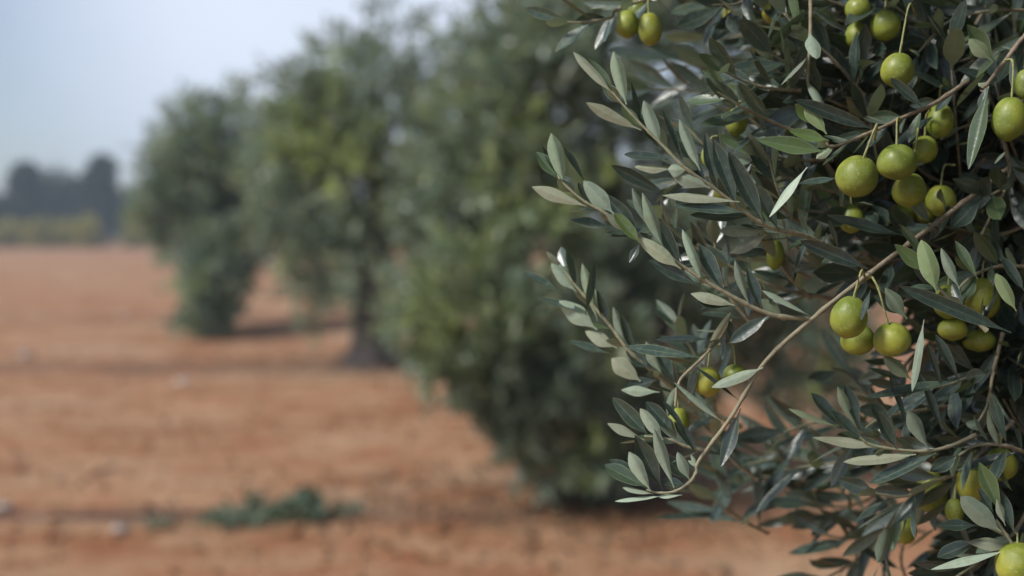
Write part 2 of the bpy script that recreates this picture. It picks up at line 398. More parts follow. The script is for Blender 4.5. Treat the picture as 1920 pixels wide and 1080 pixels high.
# ------------------------------------------------------------------ far trees, low vines, weeds, stones, hoses
def far_plant(name, label, cat, group, base, blobs, mat, leaf, n, trunk=None, wide=.3):
    """blobs in metres relative to the base: x, y, z, rx, ry, rz, share."""
    root = bpy.data.objects.new(name, None); COL.objects.link(root); root.location = base; tag(root, label, cat, group)
    bag = Bag(); tot = sum(b[6] for b in blobs)
    for (x, y, z, rx, ry, rz, sh) in blobs:
        k = int(n * sh / tot); u = norm(rng.normal(size=(k, 3))); off = np.array([x, y, z])
        lump = np.array([1 + .5 * mnoise.noise(Vector(v * 2.1 + off + np.array(base) * .37)) + .25 * mnoise.noise(Vector(v * 6 + off)) for v in u])
        pos = off + u * np.array([rx, ry, rz]) * (rng.random(k) ** .4 * lump)[:, None]
        keep = pos[:, 2] > .03; pos, u = pos[keep], u[keep]; k = len(pos)
        d = norm(u + rng.normal(size=(k, 3)) * .7 + (0, 0, .4)); nn = norm(rng.normal(size=(k, 3)) * .7 + (0, 0, 1.) - d * .2)
        L = leaf * (.6 + .8 * rng.random(k))
        bag.add(leaves(pos, d, nn, L, L * wide, rng.normal(size=k) * .1, .1, rng.random((k, 3)), nseg=2, nac=1))
    bag.build('crown' if trunk else 'foliage', mat, root)
    if trunk:
        V, F, a = tube(spline([(0, 0, -.1), (.05, 0, trunk[1] * .5), (0, 0, trunk[1])], 4), trunk[0], trunk[0] * .5, 10, .2)
        mesh_obj('trunk', V, F, BARK, root, age=a)
    return root

def at_dist(px, D): return ((px - 960) * D / FPX, D, 0.0)
def hm(y, D): return H + (HZ - y) * D / FPX      # height of a pixel row at a distance
for (px, D, top, w, name, label, cat) in (
    (50, 95, 304, 1.15, 'distant_tree', 'dark narrow column of a tree at the left end of the distant trees', 'tree'),
    (192, 95, 290, 1.2, 'distant_tree', 'tallest dark upright tree on the far edge, left of the orchard row', 'tree')):
    h = hm(top, D)
    far_plant(name, label, cat, 'mixed trees on the far edge of the field', at_dist(px, D),
        [(0, 0, h * .35, w * 1.3, w, h * .34, 3), (0, 0, h * .62, w * 1.2, w * .95, h * .3, 2.5), (.15, 0, h * .84, w * .9, w * .7, h * .15, 1.4), (-w * .6, 0, h * .7, w * .6, w * .6, h * .16, .6)], DARK_LEAF, .4, 5200, (.22, h * .3))
for (px, D, top, w, label, mat) in (
    (116, 100, 314, 2.0, 'rounded dull green tree between the two tallest distant trees', BLUE_LEAF),
    (84, 102, 322, 1.9, 'low dull tree just right of the narrow distant column', BLUE_LEAF),
    (153, 102, 326, 1.9, 'low dark tree just left of the tallest distant tree', BLUE_LEAF),
    (5, 92, 362, 1.7, 'short dark bushy tree at the very left edge of the field', DARK_LEAF),
    (243, 98, 345, 1.5, 'pale bluish tree right of the tallest distant tree', FAR_LEAF),
    (312, 100, 352, 1.9, 'low hazy tree partly hidden by the left side of the skirted olive tree', BLUE_LEAF),
    (-60, 98, 340, 2.2, 'dull tree just beyond the left edge of the view', DARK_LEAF)):
    h = hm(top, D)
    far_plant('distant_tree', label, 'tree', 'mixed trees on the far edge of the field', at_dist(px, D),
        [(0, 0, h * .62, w, w, h * .36, 2), (-w * .4, 0, h * .4, w * .9, w, h * .36, 1.6), (w * .45, .2, h * .35, w * .85, w, h * .34, 1.6)], mat, .38, 4200, (.25, h * .3))
for k, (px, wpx, top, D, label) in enumerate((
    (18, 55, 414, 86, 'green low bush at the left edge under the far trees'), (75, 50, 410, 85, 'olive green low bush below the narrow distant column'),
    (125, 56, 413, 85, 'broad yellowish low bush between the two tallest distant trees'), (168, 40, 406, 84, 'golden yellow low bush, brightest before the far trees'),
    (258, 46, 414, 86, 'green low bush right of the red soil gap'), (-40, 60, 424, 86, 'low bush past the left edge of the view'))):
    h = hm(top, D); w = wpx * .5 * D / FPX
    far_plant('low_bush', label, 'bush', 'low yellowing bushes on the far edge of the field', at_dist(px, D),
        [(0, 0, h * .5, w, .9, h * .5, 2), (-w * .5, 0, h * .42, w * .7, .8, h * .42, 1), (w * .5, 0, h * .45, w * .7, .8, h * .44, 1)], VINE_LEAF, .22, 2200, None, .4)

def weed(px, py, w, h, n, label, leaf=.06):
    root_pos = G(px, py)
    o = bpy.data.objects.new('weed_clump', None); COL.objects.link(o); o.location = tuple(root_pos); tag(o, label, 'weed', 'weeds along the drip lines')
    bag = Bag(); k = n
    pos = np.stack([rng.normal(size=k) * w * .45, rng.normal(size=k) * min(w, .2) * .4, np.zeros(k)], 1)
    env = np.exp(-(pos[:, 0] / w) ** 2)
    pos[:, 2] = rng.random(k) ** 1.4 * h * env
    d = norm(rng.normal(size=(k, 3)) * .7 + (0, 0, .7)); nn = norm(rng.normal(size=(k, 3)) * .5 + (0, 0, .8))
    L = leaf * (.6 + .8 * rng.random(k))
    bag.add(leaves(pos, d, nn, L, L * .24, rng.normal(size=k) * .15, .15, rng.random((k, 3)), nseg=3, nac=2))
    bag.build('foliage', WEED_LEAF, o)
weed(550, 972, .15, .085, 300, 'thickest dark green weed clump on the nearest drip line', .065)
weed(575, 968, .10, .13, 80, 'pale grey green weed leaning against the thickest clump', .065)
weed(430, 982, .19, .05, 150, 'low straggling weed clump left of the thickest one', .055)
weed(480, 968, .05, .12, 40, 'thin upright dry weed stalks between the two green clumps', .06)
weed(345, 612, .38, .16, 200, 'faint green weeds on the far drip line beside the hanging skirt', .10)

weed(650, 966, .14, .04, 50, 'thin dark weeds trailing right from the thickest clump along the drip line', .045)
weed(300, 990, .10, .04, 50, 'tiny pale weeds between the grey stone and the straggling clump', .04)

def clods(n):
    b = bpy.data.meshes.new('tmp'); import bmesh
    bm = bmesh.new(); bmesh.ops.create_icosphere(bm, subdivisions=1, radius=1); bm.verts.ensure_lookup_table()
    base = np.array([v.co[:] for v in bm.verts]); fc = np.array([[v.index for v in f.verts] for f in bm.faces]); bm.free(); bpy.data.meshes.remove(b)
    Y = 3.5 + 32 * rng.random(n) ** 1.5; X = (rng.random(n) - .62) * (Y * 1.15 + 1.5); r = .006 + .030 * rng.random(n) ** 3
    V = base[None] * (1 + .35 * rng.normal(size=(n, len(base), 1)).clip(-1, 1)) * r[:, None, None] * (1, 1, .7) + np.stack([X, Y, r * .3], 1)[:, None]
    F = fc[None] + (np.arange(n) * len(base))[:, None, None]
    o = mesh_obj('soil_clods', V.reshape(-1, 3), F.reshape(-1, 3), SOIL); tag(o, 'small crumbled clods scattered over the red soil', kind='stuff')
clods(14000)

def litter(n):  # brown leaves added to darken the soil where the trees' shade lies
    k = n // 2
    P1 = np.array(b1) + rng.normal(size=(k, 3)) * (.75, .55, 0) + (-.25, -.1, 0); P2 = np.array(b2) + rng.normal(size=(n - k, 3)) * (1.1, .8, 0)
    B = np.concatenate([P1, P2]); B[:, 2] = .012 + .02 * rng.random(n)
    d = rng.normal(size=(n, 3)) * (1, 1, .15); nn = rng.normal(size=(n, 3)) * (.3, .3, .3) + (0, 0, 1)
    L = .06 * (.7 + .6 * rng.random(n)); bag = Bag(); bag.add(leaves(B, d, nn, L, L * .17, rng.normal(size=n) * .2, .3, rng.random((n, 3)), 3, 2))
    o = bag.build('shade_litter', DRY_LEAF); tag(o, 'dull brown leaf litter added to darken the shaded soil under the blurred trees', kind='stuff')
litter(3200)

def stone(px, py, r, label, sq=.55):
    u = []
    n, m = 20, 12
    for i in range(m + 1):
        for j in range(n):
            th, ph = math.pi * i / m, 2 * math.pi * j / n
            v = Vector((math.sin(th) * math.cos(ph), math.sin(th) * math.sin(ph), math.cos(th)))
            k = 1 + .35 * mnoise.noise(v * 1.6 + Vector((px, py, 0))) + .12 * mnoise.noise(v * 4 + Vector((px, 0, py)))
            u.append(np.array((v.x * 1.2, v.y, v.z * sq)) * r * .75 * k)
    F = [[i * n + j, i * n + (j + 1) % n, (i + 1) * n + (j + 1) % n, (i + 1) * n + j] for i in range(m) for j in range(n)]
    o = mesh_obj('stone', np.array(u), np.array(F), STONE); g = G(px, py); o.location = (g[0], g[1], r * sq * .45)
    tag(o, label, 'stone', 'pale stones lying on the red soil')
stone(50, 668, .10, 'single white stone lying alone on the open soil at left')
stone(225, 996, .045, 'grey stone beside the nearest drip line')
stone(345, 718, .10, 'flat pinkish pale stone resting on the middle drip line', .35)
stone(8, 955, .05, 'grey stone cut by the left edge of the view')
stone(232, 594, .09, 'small pale stone left of the faint far weeds', .4)

def hose(y, label, x0, x1, r):
    pts = []
    for x in np.arange(x0, x1, .35):
        pts.append((x, y + .13 * mnoise.noise(Vector((x * .45, y, 0))), -.022 + .06 * mnoise.noise(Vector((x * .8, y, 3)))))
    V, F, a = tube(spline(pts, 3), r, r, 8, 0)
    tag(mesh_obj('irrigation_hose', V, F, HOSE, age=a), label, 'hose', 'drip irrigation hoses along the tree rows')
hose(5.66, 'dark drip hose on the soil nearest the viewer, past the green weeds', -7, 4, .010)
hose(11.6, 'dark drip hose crossing the soil in front of the bare trunk', -12, 6, .012)
hose(18.5, 'thin far drip hose behind the hanging skirt of leaves', -14, 8, .012)

# ------------------------------------------------------------------ the near olive tree
near = bpy.data.objects.new('olive_tree', None); COL.objects.link(near)
NB = np.array([1.75, 2.0, 0.0]); near.location = tuple(NB)
tag(near, 'sharply focused close olive tree with grey green leaves and twigs full of green olives', 'olive tree')
NI = -NB
def part_tube(name, pts, r0, r1, parent, mat=TWIG, sides=10, knob=.12, a0=0., a1=0., per=8, label=None):
    V, F, a = tube(spline(pts, per), r0, r1, sides, knob, a0, a1)
    o = mesh_obj(name, V + NI, F, mat, parent, age=a)
    if label: o['label'] = label
    return o
def PX(lst): return [P(*q) for q in lst]

part_tube('trunk', [NB + (0, 0, -.1), NB + (-.03, 0, .3), NB + (.05, -.05, .8), NB + (0, -.1, 1.15)], .17, .12, near, BARK, 18, .3)
FK = NB + (0, -.1, 1.12)
def limb(pts, r0, r1): part_tube('limb', [FK] + pts, r0, r1, near, BARK, 12, .25)
limb([P(2350, 250, 1.35), P(2080, 120, 1.0), P(1990, 40, .92)], .06, .012)
limb([P(2250, 420, 1.3), P(2050, 330, .95), P(1900, 312, .80)], .05, .0042)
limb([P(2300, 700, 1.4), P(2090, 650, 1.0), P(1960, 640, .86)], .05, .008)
limb([NB + (-.3, -.4, 1.7), NB + (-.5, -.7, 2.2)], .07, .02)

# main sharp branch and the sprays that carry hand placed leaves
main = part_tube('branch', PX([(1905, 305, .80), (1830, 362, .765), (1720, 445, .735), (1625, 517, .715), (1530, 592, .705), (1435, 678, .70), (1372, 780, .698), (1312, 862, .698), (1306, 884, .698), (1293, 904, .698), (1266, 921, .698), (1236, 924, .698), (1212, 918, .698)]),
    .0018, .0007, near, a0=0, a1=.9, label='thin grey brown branch running down through the sharp leaves')
def hero_leaf(parent, bx, by, tx, ty, w, side='u', roll=25, young=0., tan=.3, d=.70, dt=0., curl=None, lum=None, fold=.35):
    """A leaf of the spray from its base to its tip; w is its breadth in photograph pixels."""
    B = P(bx, by, d); T = P(tx, ty, d + dt)
    D = T - B; L = np.linalg.norm(D); D = D / L
    V = norm(CAM - (B + T) / 2); N = norm(V - D * (V @ D))
    a = math.radians(roll); S = np.cross(D, N); N = N * math.cos(a) + S * math.sin(a)
    if side == 'u': N = -N
    W = .5 * w * d / FPX / max(.35, math.cos(a))
    c = random.uniform(-.10, .10) if curl is None else curl
    lum = random.uniform(.25, .75) if lum is None else lum
    r = leaves(B - D * L * .02, D, N, L * 1.03, W, c, fold, (lum, young, tan), nseg=14, nac=6)
    V_, F_, U_, T_ = r
    return mesh_obj('leaf', V_ + NI, F_, LEAF, parent, U_, T_)

HERO = []
def spray(pts, r0, r1, lvs, a0=.4, a1=1.0, d=.70, label=None):
    HERO.append([(x, y, z + .012) for x, y, z in pts])
    o = part_tube('leafy_twig', PX(pts), r0, r1, near, a0=a0, a1=a1, sides=8, label=label)
    for l in lvs:
        kw = dict(l[5]) if len(l) > 5 else {}
        kw.setdefault('d', d); hero_leaf(o, *l[:5], **kw)
    return o
T_ = lambda **k: dict(side='t', **k)
U_ = lambda **k: dict(side='u', **k)
# spray A, centre
spray([(1515, 598, .706), (1440, 588, .703), (1350, 543, .70), (1278, 498, .70), (1205, 447, .698), (1132, 398, .697), (1095, 377, .697), (1056, 343, .697), (1046, 328, .697)], .0016, .0006, [
    (1058, 345, 1033, 250, 30, U_(young=.35, tan=.1, lum=.85, roll=15)), (1055, 342, 1007, 282, 24, T_(lum=1., roll=35, young=.25)), (1052, 340, 1015, 275, 10, T_(roll=60, dt=.006)),
    (1096, 340, 1058, 278, 12, T_(roll=55, d=.706, lum=.7)), (1098, 386, 997, 351, 24, U_(tan=1., lum=.75, roll=20)), (1150, 400, 1093, 339, 34, U_(tan=.1, lum=.95, roll=8)),
    (1108, 382, 1084, 343, 16, T_(lum=.35, d=.706)), (1197, 443, 1136, 362, 30, T_(lum=.3, d=.712, roll=10)), (1200, 455, 1152, 399, 24, T_(young=.75, lum=.5, d=.692, roll=20)),
    (1193, 440, 1133, 402, 20, U_(tan=.7, d=.695)), (1146, 426, 1070, 411, 17, T_(lum=.95, roll=50, d=.708)), (1212, 428, 1145, 447, 16, T_(lum=1., roll=55, d=.715)),
    (1246, 470, 1200, 362, 22, U_(tan=.1, young=.2, lum=.8, roll=30)), (1218, 430, 1183, 352, 16, U_(tan=.1, lum=.35, d=.712)), (1276, 496, 1230, 410, 28, T_(lum=.35, roll=10, d=.706, young=.1)),
    (1275, 503, 1198, 444, 28, U_(tan=.85, young=.15, lum=.7, roll=12, d=.692)), (1200, 455, 1180, 493, 14, T_(lum=.3, d=.71)), (1312, 536, 1217, 487, 24, T_(lum=.35, roll=15, d=.695)),
    (1319, 532, 1284, 427, 18, U_(tan=.1, young=.15, lum=.8, roll=30)), (1357, 547, 1313, 456, 28, T_(lum=.4, roll=12, d=.706)), (1375, 572, 1296, 548, 22, U_(tan=.9, lum=.6, roll=25, d=.694)),
    (1380, 574, 1300, 560, 22, T_(lum=.3, roll=25, d=.698)), (1405, 572, 1374, 488, 16, U_(tan=.2, lum=.6, roll=35)), (1428, 582, 1403, 500, 20, T_(lum=.4, d=.708)),
    (1440, 592, 1368, 642, 26, T_(lum=.3, roll=12, d=.695)), (1518, 592, 1432, 540, 10, U_(tan=.2, roll=55, lum=.5)), (1470, 600, 1425, 560, 26, U_(tan=.3, young=.3, lum=.4, d=.71)),
], label='pale green leafy twig reaching furthest across the centre')
# spray B, above it
spray([(1620, 500, .76), (1520, 446, .73), (1440, 425, .715), (1382, 386, .708), (1335, 350, .704), (1285, 315, .70), (1242, 272, .70), (1202, 233, .70), (1168, 196, .70), (1148, 172, .70)], .0017, .0006, [
    (1148, 174, 1076, 97, 18, U_(tan=.8, lum=.75, roll=30)), (1150, 170, 1103, 112, 22, T_(young=.55, lum=.3, d=.704, roll=20)), (1174, 194, 1150, 97, 27, U_(tan=.15, young=.25, lum=.75, roll=12)),
    (1202, 238, 1182, 153, 12, T_(roll=55, lum=.5, d=.706)), (1200, 243, 1096, 195, 22, U_(tan=1., lum=.6, roll=20)), (1200, 238, 1166, 198, 20, T_(young=.5, lum=.3)),
    (1238, 270, 1206, 189, 26, U_(tan=.1, lum=.7, roll=12)), (1235, 273, 1200, 222, 20, T_(lum=.35, d=.706)), (1278, 300, 1243, 204, 11, T_(roll=55, lum=.8)), (1312, 318, 1273, 224, 22, U_(tan=.1, lum=.75, roll=20)),
    (1262, 297, 1170, 291, 16, T_(lum=.45, roll=45)), (1256, 318, 1190, 313, 17, U_(tan=.9, lum=.7, roll=30)), (1288, 318, 1252, 318, 24, U_(tan=.3, lum=.65)), (1330, 352, 1256, 320, 30, U_(tan=.4, lum=.4, roll=15)),
    (1250, 366, 1145, 310, 24, T_(lum=.0, roll=10, d=.75)), (1325, 345, 1275, 262, 22, T_(lum=.35, d=.706)), (1345, 350, 1322, 250, 26, T_(lum=.4, d=.706, roll=15)), (1382, 388, 1338, 262, 30, T_(lum=.4, d=.705, roll=15)),
    (1432, 418, 1362, 285, 34, T_(lum=.35, d=.70, roll=20)), (1384, 378, 1243, 362, 16, U_(tan=.8, lum=.5, roll=40)), (1398, 398, 1262, 383, 20, T_(lum=.6, roll=35, d=.70)), (1410, 405, 1290, 408, 22, T_(lum=.2, d=.72)),
    (1440, 430, 1346, 436, 24, U_(tan=.4, lum=.4, d=.725)), (1436, 440, 1375, 475, 22, U_(tan=.9, lum=.3, d=.725)), (1460, 432, 1415, 345, 26, T_(lum=.3, d=.715)),
], label='upper sharp leafy twig pointing up to the left')
# spray C, lower left, a little behind the focus
spray([(1390, 800, .80), (1300, 755, .785), (1232, 702, .775), (1182, 660, .77), (1150, 618, .77), (1112, 572, .77), (1080, 536, .77), (1060, 508, .77)], .0019, .0008, [
    (1052, 550, 983, 505, 14, T_(lum=.9, roll=45)), (1080, 546, 1034, 494, 24, U_(lum=.9, tan=.1)), (1082, 546, 1046, 497, 22, U_(lum=.9, tan=.2, d=.775)), (1080, 540, 1060, 465, 16, T_(lum=.9, roll=45)), (1102, 584, 1005, 562, 14, T_(lum=.8, roll=45)),
    (1118, 617, 1049, 564, 34, U_(lum=1., tan=.2, roll=8)), (1120, 600, 1095, 492, 20, U_(lum=.8, young=.2)), (1098, 588, 1118, 490, 16, T_(lum=.85, roll=40, d=.762)), (1156, 652, 1098, 620, 24, U_(tan=.8, lum=.9)), (1148, 664, 1066, 641, 12, T_(roll=45, lum=.8)),
    (1200, 714, 1147, 672, 34, U_(tan=.85, lum=.8, roll=10)), (1172, 645, 1150, 575, 18, U_(lum=.7, tan=.1)), (1140, 610, 1118, 545, 18, T_(lum=.5)), (1190, 668, 1160, 590, 16, T_(lum=.7, roll=30)), (1218, 690, 1174, 658, 24, T_(lum=.5)),
    (1240, 700, 1212, 640, 24, U_(lum=.6)), (1265, 715, 1228, 640, 22, T_(lum=.55)), (1235, 735, 1165, 730, 18, U_(lum=.7, d=.76)), (1230, 712, 1175, 728, 26, T_(lum=.05, d=.77)), (1210, 703, 1230, 697, 12, T_(lum=1., roll=50)),
    (1280, 760, 1240, 705, 26, U_(lum=.7, d=.8)), (1320, 775, 1270, 735, 24, U_(lum=.5, d=.81)),
], a0=.5, d=.77, label='soft focus silvery twig at the lower left')
# spray D, end of the main branch
spray([(1330, 845, .699), (1290, 838, .699), (1262, 826, .698), (1236, 820, .698), (1208, 818, .698)], .0011, .0006, [
    (1216, 817, 1149, 745, 30, T_(lum=.65, young=.05, roll=15)), (1243, 824, 1201, 766, 24, U_(lum=.9, tan=.25, roll=12, d=.694)), (1264, 812, 1213, 752, 28, T_(lum=.35, roll=15, d=.702)), (1206, 824, 1139, 794, 16, U_(tan=.7, lum=.6, roll=30)),
    (1284, 806, 1245, 750, 12, T_(lum=.25, roll=45, d=.69)), (1270, 825, 1243, 778, 20, U_(lum=.4, d=.705)), (1304, 850, 1281, 795, 14, T_(lum=.05, d=.692)), (1300, 842, 1262, 790, 14, T_(lum=.1, d=.696)),
], label='short twig of blue green leaves above the branch tip')
for l in [(1211, 913, 1134, 870, 30, T_(lum=.7, roll=15, young=.15)), (1211, 908, 1144, 861, 26, T_(lum=.6, roll=20, d=.704)), (1219, 919, 1179, 847, 26, U_(lum=.95, tan=.25, roll=10, d=.694)), (1241, 917, 1188, 814, 36, T_(lum=.4, roll=10, d=.702)),
          (1263, 912, 1221, 800, 22, U_(lum=.9, tan=.2, roll=20, d=.69)), (1293, 900, 1270, 848, 20, U_(lum=.8, tan=.1, roll=20)), (1224, 926, 1168, 914, 10, U_(tan=.5, roll=50)), (1243, 930, 1152, 935, 8, U_(lum=.9, tan=.2, roll=55)), (1278, 928, 1232, 929, 8, U_(lum=.9, roll=50)),
          (1290, 900, 1246, 852, 26, T_(lum=.3, d=.708)), (1284, 908, 1240, 902, 18, T_(lum=.3, d=.704)), (1310, 874, 1290, 864, 8, U_(lum=1.)), (1306, 872, 1296, 852, 7, U_(lum=1.)),
          (1388, 768, 1355, 877, 24, T_(lum=.2, roll=20)), (1429, 690, 1334, 730, 22, U_(tan=.3, lum=.55, roll=25)), (1384, 750, 1309, 686, 8, T_(lum=.15, roll=45)), (1357, 793, 1260, 719, 11, U_(tan=.2, lum=.7, roll=40)),
          (1625, 503, 1502, 450, 30, T_(lum=.0, roll=15, d=.712)), (1693, 442, 1552, 404, 20, T_(lum=.0, roll=30, d=.72))]:
    kw = dict(l[5]); kw.setdefault('d', .698); hero_leaf(main, *l[:5], **kw)
# withered little twig with the curled brown leaf, by the two low olives
spray([(1372, 600, .73), (1345, 640, .725), (1316, 672, .72), (1274, 715, .715), (1266, 762, .713)], .0012, .0008, [
    (1323, 662, 1371, 587, 13, U_(tan=1., young=0., lum=.9, roll=35)), (1320, 652, 1352, 637, 15, T_(lum=1., roll=35)), (1332, 636, 1229, 632, 14, T_(lum=.0, roll=30)), (1312, 670, 1171, 648, 20, T_(lum=1., roll=42, fold=.1)),
    (1372, 640, 1368, 600, 14, T_(lum=.4))], d=.72, a0=.1, a1=.3, label='thin brown twig with one curled brown leaf')
# sprays at the right
spray([(1815, 152, .76), (1750, 195, .74), (1700, 217, .73), (1640, 245, .72), (1565, 274, .712), (1545, 262, .71)], .0016, .0008, [
    (1549, 250, 1509, 193, 28, U_(young=.9, lum=.6, roll=12, d=.705)), (1540, 240, 1487, 196, 24, T_(young=.8, lum=.5, d=.71)), (1553, 263, 1479, 246, 22, T_(young=.8, lum=.5, d=.70)), (1550, 285, 1420, 262, 30, T_(young=.5, lum=.6, d=.712)),
    (1641, 243, 1489, 188, 28, T_(lum=.0, roll=15, d=.705)), (1728, 198, 1668, 147, 20, T_(lum=.25, d=.70)), (1565, 272, 1530, 300, 16, U_(young=.4, lum=.5)), (1512, 315, 1437, 403, 15, U_(lum=.9, tan=.1, roll=45, d=.70)), (1567, 334, 1497, 348, 14, T_(lum=.6, roll=45, d=.705)),
], d=.712, a0=.0, a1=.2, label='reddish brown twig tipped with bright new leaves')
spray([(1935, 55, .74), (1912, 78, .735), (1880, 120, .73), (1853, 155, .725), (1840, 168, .722)], .0017, .0011, [
    (1864, 113, 1810, 47, 30, T_(young=.45, lum=.35, d=.72, roll=25)), (1858, 112, 1818, 72, 26, U_(young=.6, tan=.6, lum=.2, d=.712)), (1853, 165, 1815, 316, 27, T_(young=.35, lum=.3, d=.70, roll=25)),
], a0=0, a1=.1, label='dark twig above the olive at the right edge')
spray([(1850, 620, .70), (1800, 575, .70), (1765, 545, .70), (1742, 518, .70)], .0014, .0008, [
    (1740, 513, 1678, 458, 26, T_(young=.65, lum=.45, roll=20)), (1732, 480, 1692, 422, 16, T_(young=.55, lum=.4, d=.704)), (1757, 548, 1728, 450, 36, U_(young=.9, lum=.45, roll=10, d=.69)), (1799, 540, 1760, 465, 19, U_(lum=.75, tan=.05, roll=30, d=.694)),
    (1832, 522, 1793, 450, 18, T_(young=.35, lum=.45, roll=20)), (1905, 582, 1866, 512, 25, U_(young=.8, lum=.5, roll=10, d=.69)), (1920, 545, 1880, 480, 20, T_(lum=.2)), (1700, 597, 1659, 540, 28, U_(young=.2, tan=.2, lum=.3, d=.705)), (1632, 545, 1612, 600, 11, T_(lum=.25, d=.66)),
    (1892, 622, 1680, 538, 30, T_(lum=.35, roll=15, d=.68, curl=.06)), (1702, 592, 1640, 552, 24, T_(lum=.0, d=.71)),
], d=.70, a0=.8, a1=1., label='bright new shoot standing right of the main branch')
spray([(1935, 1050, .70), (1905, 1028, .70), (1885, 1000, .70), (1868, 975, .70)], .0013, .0009, [
    (1878, 962, 1838, 867, 28, T_(young=.5, lum=.35, roll=15)), (1876, 996, 1796, 929, 40, U_(tan=.1, lum=.4, roll=10, d=.694)), (1862, 960, 1835, 915, 16, T_(lum=.4)), (1902, 1000, 1873, 912, 22, T_(lum=.3)), (1902, 1024, 1816, 1014, 22, U_(tan=.8, lum=.3, d=.704)),
    (1892, 1031, 1746, 1065, 14, U_(lum=.7, tan=.1, roll=45)), (1832, 985, 1759, 983, 20, T_(lum=.0)), (1828, 1015, 1757, 1043, 28, T_(lum=.0, d=.71)), (1885, 985, 1868, 935, 14, U_(lum=.6)),
], label='broad pale leaves in the lower right corner')
spray([(1830, 815, .73), (1776, 838, .728), (1722, 846, .725), (1640, 836, .722), (1612, 820, .72)], .0013, .0007, [
    (1655, 838, 1523, 822, 18, U_(tan=.9, lum=.6, roll=30)), (1715, 852, 1579, 872, 20, U_(tan=.9, lum=.6, roll=30)), (1753, 850, 1630, 912, 24, T_(lum=.5, roll=30)), (1680, 840, 1640, 770, 26, T_(lum=.35)), (1740, 840, 1702, 770, 26, U_(lum=.25, tan=.1)), (1620, 825, 1560, 770, 20, T_(lum=.35)),
], d=.722, label='flat twig of tan backed leaves low at the right')
spray([(1700, 850, .75), (1640, 820, .745), (1600, 805, .74), (1578, 795, .74)], .0013, .0007, [
    (1582, 802, 1524, 735, 24, T_(lum=.35)), (1613, 803, 1587, 721, 24, T_(lum=.4)), (1605, 800, 1569, 725, 18, U_(young=.3, lum=.5)), (1568, 799, 1476, 769, 12, U_(young=.4, tan=.5, lum=.6, roll=45)), (1673, 806, 1631, 756, 26, T_(lum=.3)), (1702, 800, 1672, 704, 12, T_(lum=.4, roll=40)), (1766, 806, 1729, 698, 16, T_(lum=.3)),
    (1708, 711, 1659, 667, 26, U_(young=.5, lum=.3, d=.70)), (1732, 602, 1710, 733, 15, U_(tan=.1, lum=.35, roll=25, d=.69)), (1798, 713, 1756, 625, 18, T_(lum=.2)), (1765, 724, 1740, 645, 12, T_(lum=.15)), (1698, 714, 1631, 687, 11, T_(young=.2, lum=.3, roll=30)), (1802, 712, 1624, 746, 18, T_(lum=.6, roll=40)),
], d=.735, label='upright dark leaves under the sharp trio of olives')

# ------------------------------------------------------------------ more twigs of the near tree, their leaves grown in pairs
fill = Bag()
def grow(path3, gap, L0, W0, nseg, nac, young=0., ang=48, lumr=(.1, .7), face=.35):
    """Opposite pairs of leaves along a twig, each pair turned a quarter from the last."""
    path3 = np.asarray(path3); seg = np.linalg.norm(np.diff(path3, axis=0), axis=1); s = np.concatenate([[0], np.cumsum(seg)])
    total = s[-1]; t = .12 * total; ph = random.uniform(0, 3.14)
    B, D, N, Ls, Ws, Ti = [], [], [], [], [], []
    while t < total:
        p = np.array([np.interp(t, s, path3[:, k]) for k in range(3)]); p2 = np.array([np.interp(min(t + gap * .5, total), s, path3[:, k]) for k in range(3)])
        p0 = np.array([np.interp(max(t - gap * .5, 0), s, path3[:, k]) for k in range(3)]); d = norm(p2 - p0)
        a = norm(np.cross(d, np.array([.1, .2, .97]))); b = np.cross(a, d)
        for k in (0, 1):
            if random.random() < .10: continue
            al = ph + k * math.pi + random.uniform(-.35, .35); q = a * math.cos(al) + b * math.sin(al)
            th = math.radians(ang + random.uniform(-16, 16)) * (1 - .35 * t / total)
            dd = norm(d * math.cos(th) + q * math.sin(th) + np.array([0, 0, random.uniform(-.12, .18)]))
            B.append(p); D.append(dd); N.append(norm(d * .9 - q * .5 + np.array([-.1, 0, .35]) - FW * face))
            l = L0 * random.uniform(.7, 1.2) * (1 - .3 * (t / total) ** 3); Ls.append(l); Ws.append(W0 * random.uniform(.75, 1.2))
            Ti.append((random.uniform(*lumr), young * random.random() + (random.random() < .04) * .4, random.random() ** 2 * .7))
        ph += math.pi / 2; t += gap * random.uniform(.8, 1.2)
    if not B: return
    n = len(B)
    fill.add(leaves(np.array(B), np.array(D), np.array(N), np.array(Ls), np.array(Ws), rng.normal(size=n) * .10, .3, np.array(Ti), nseg, nac))

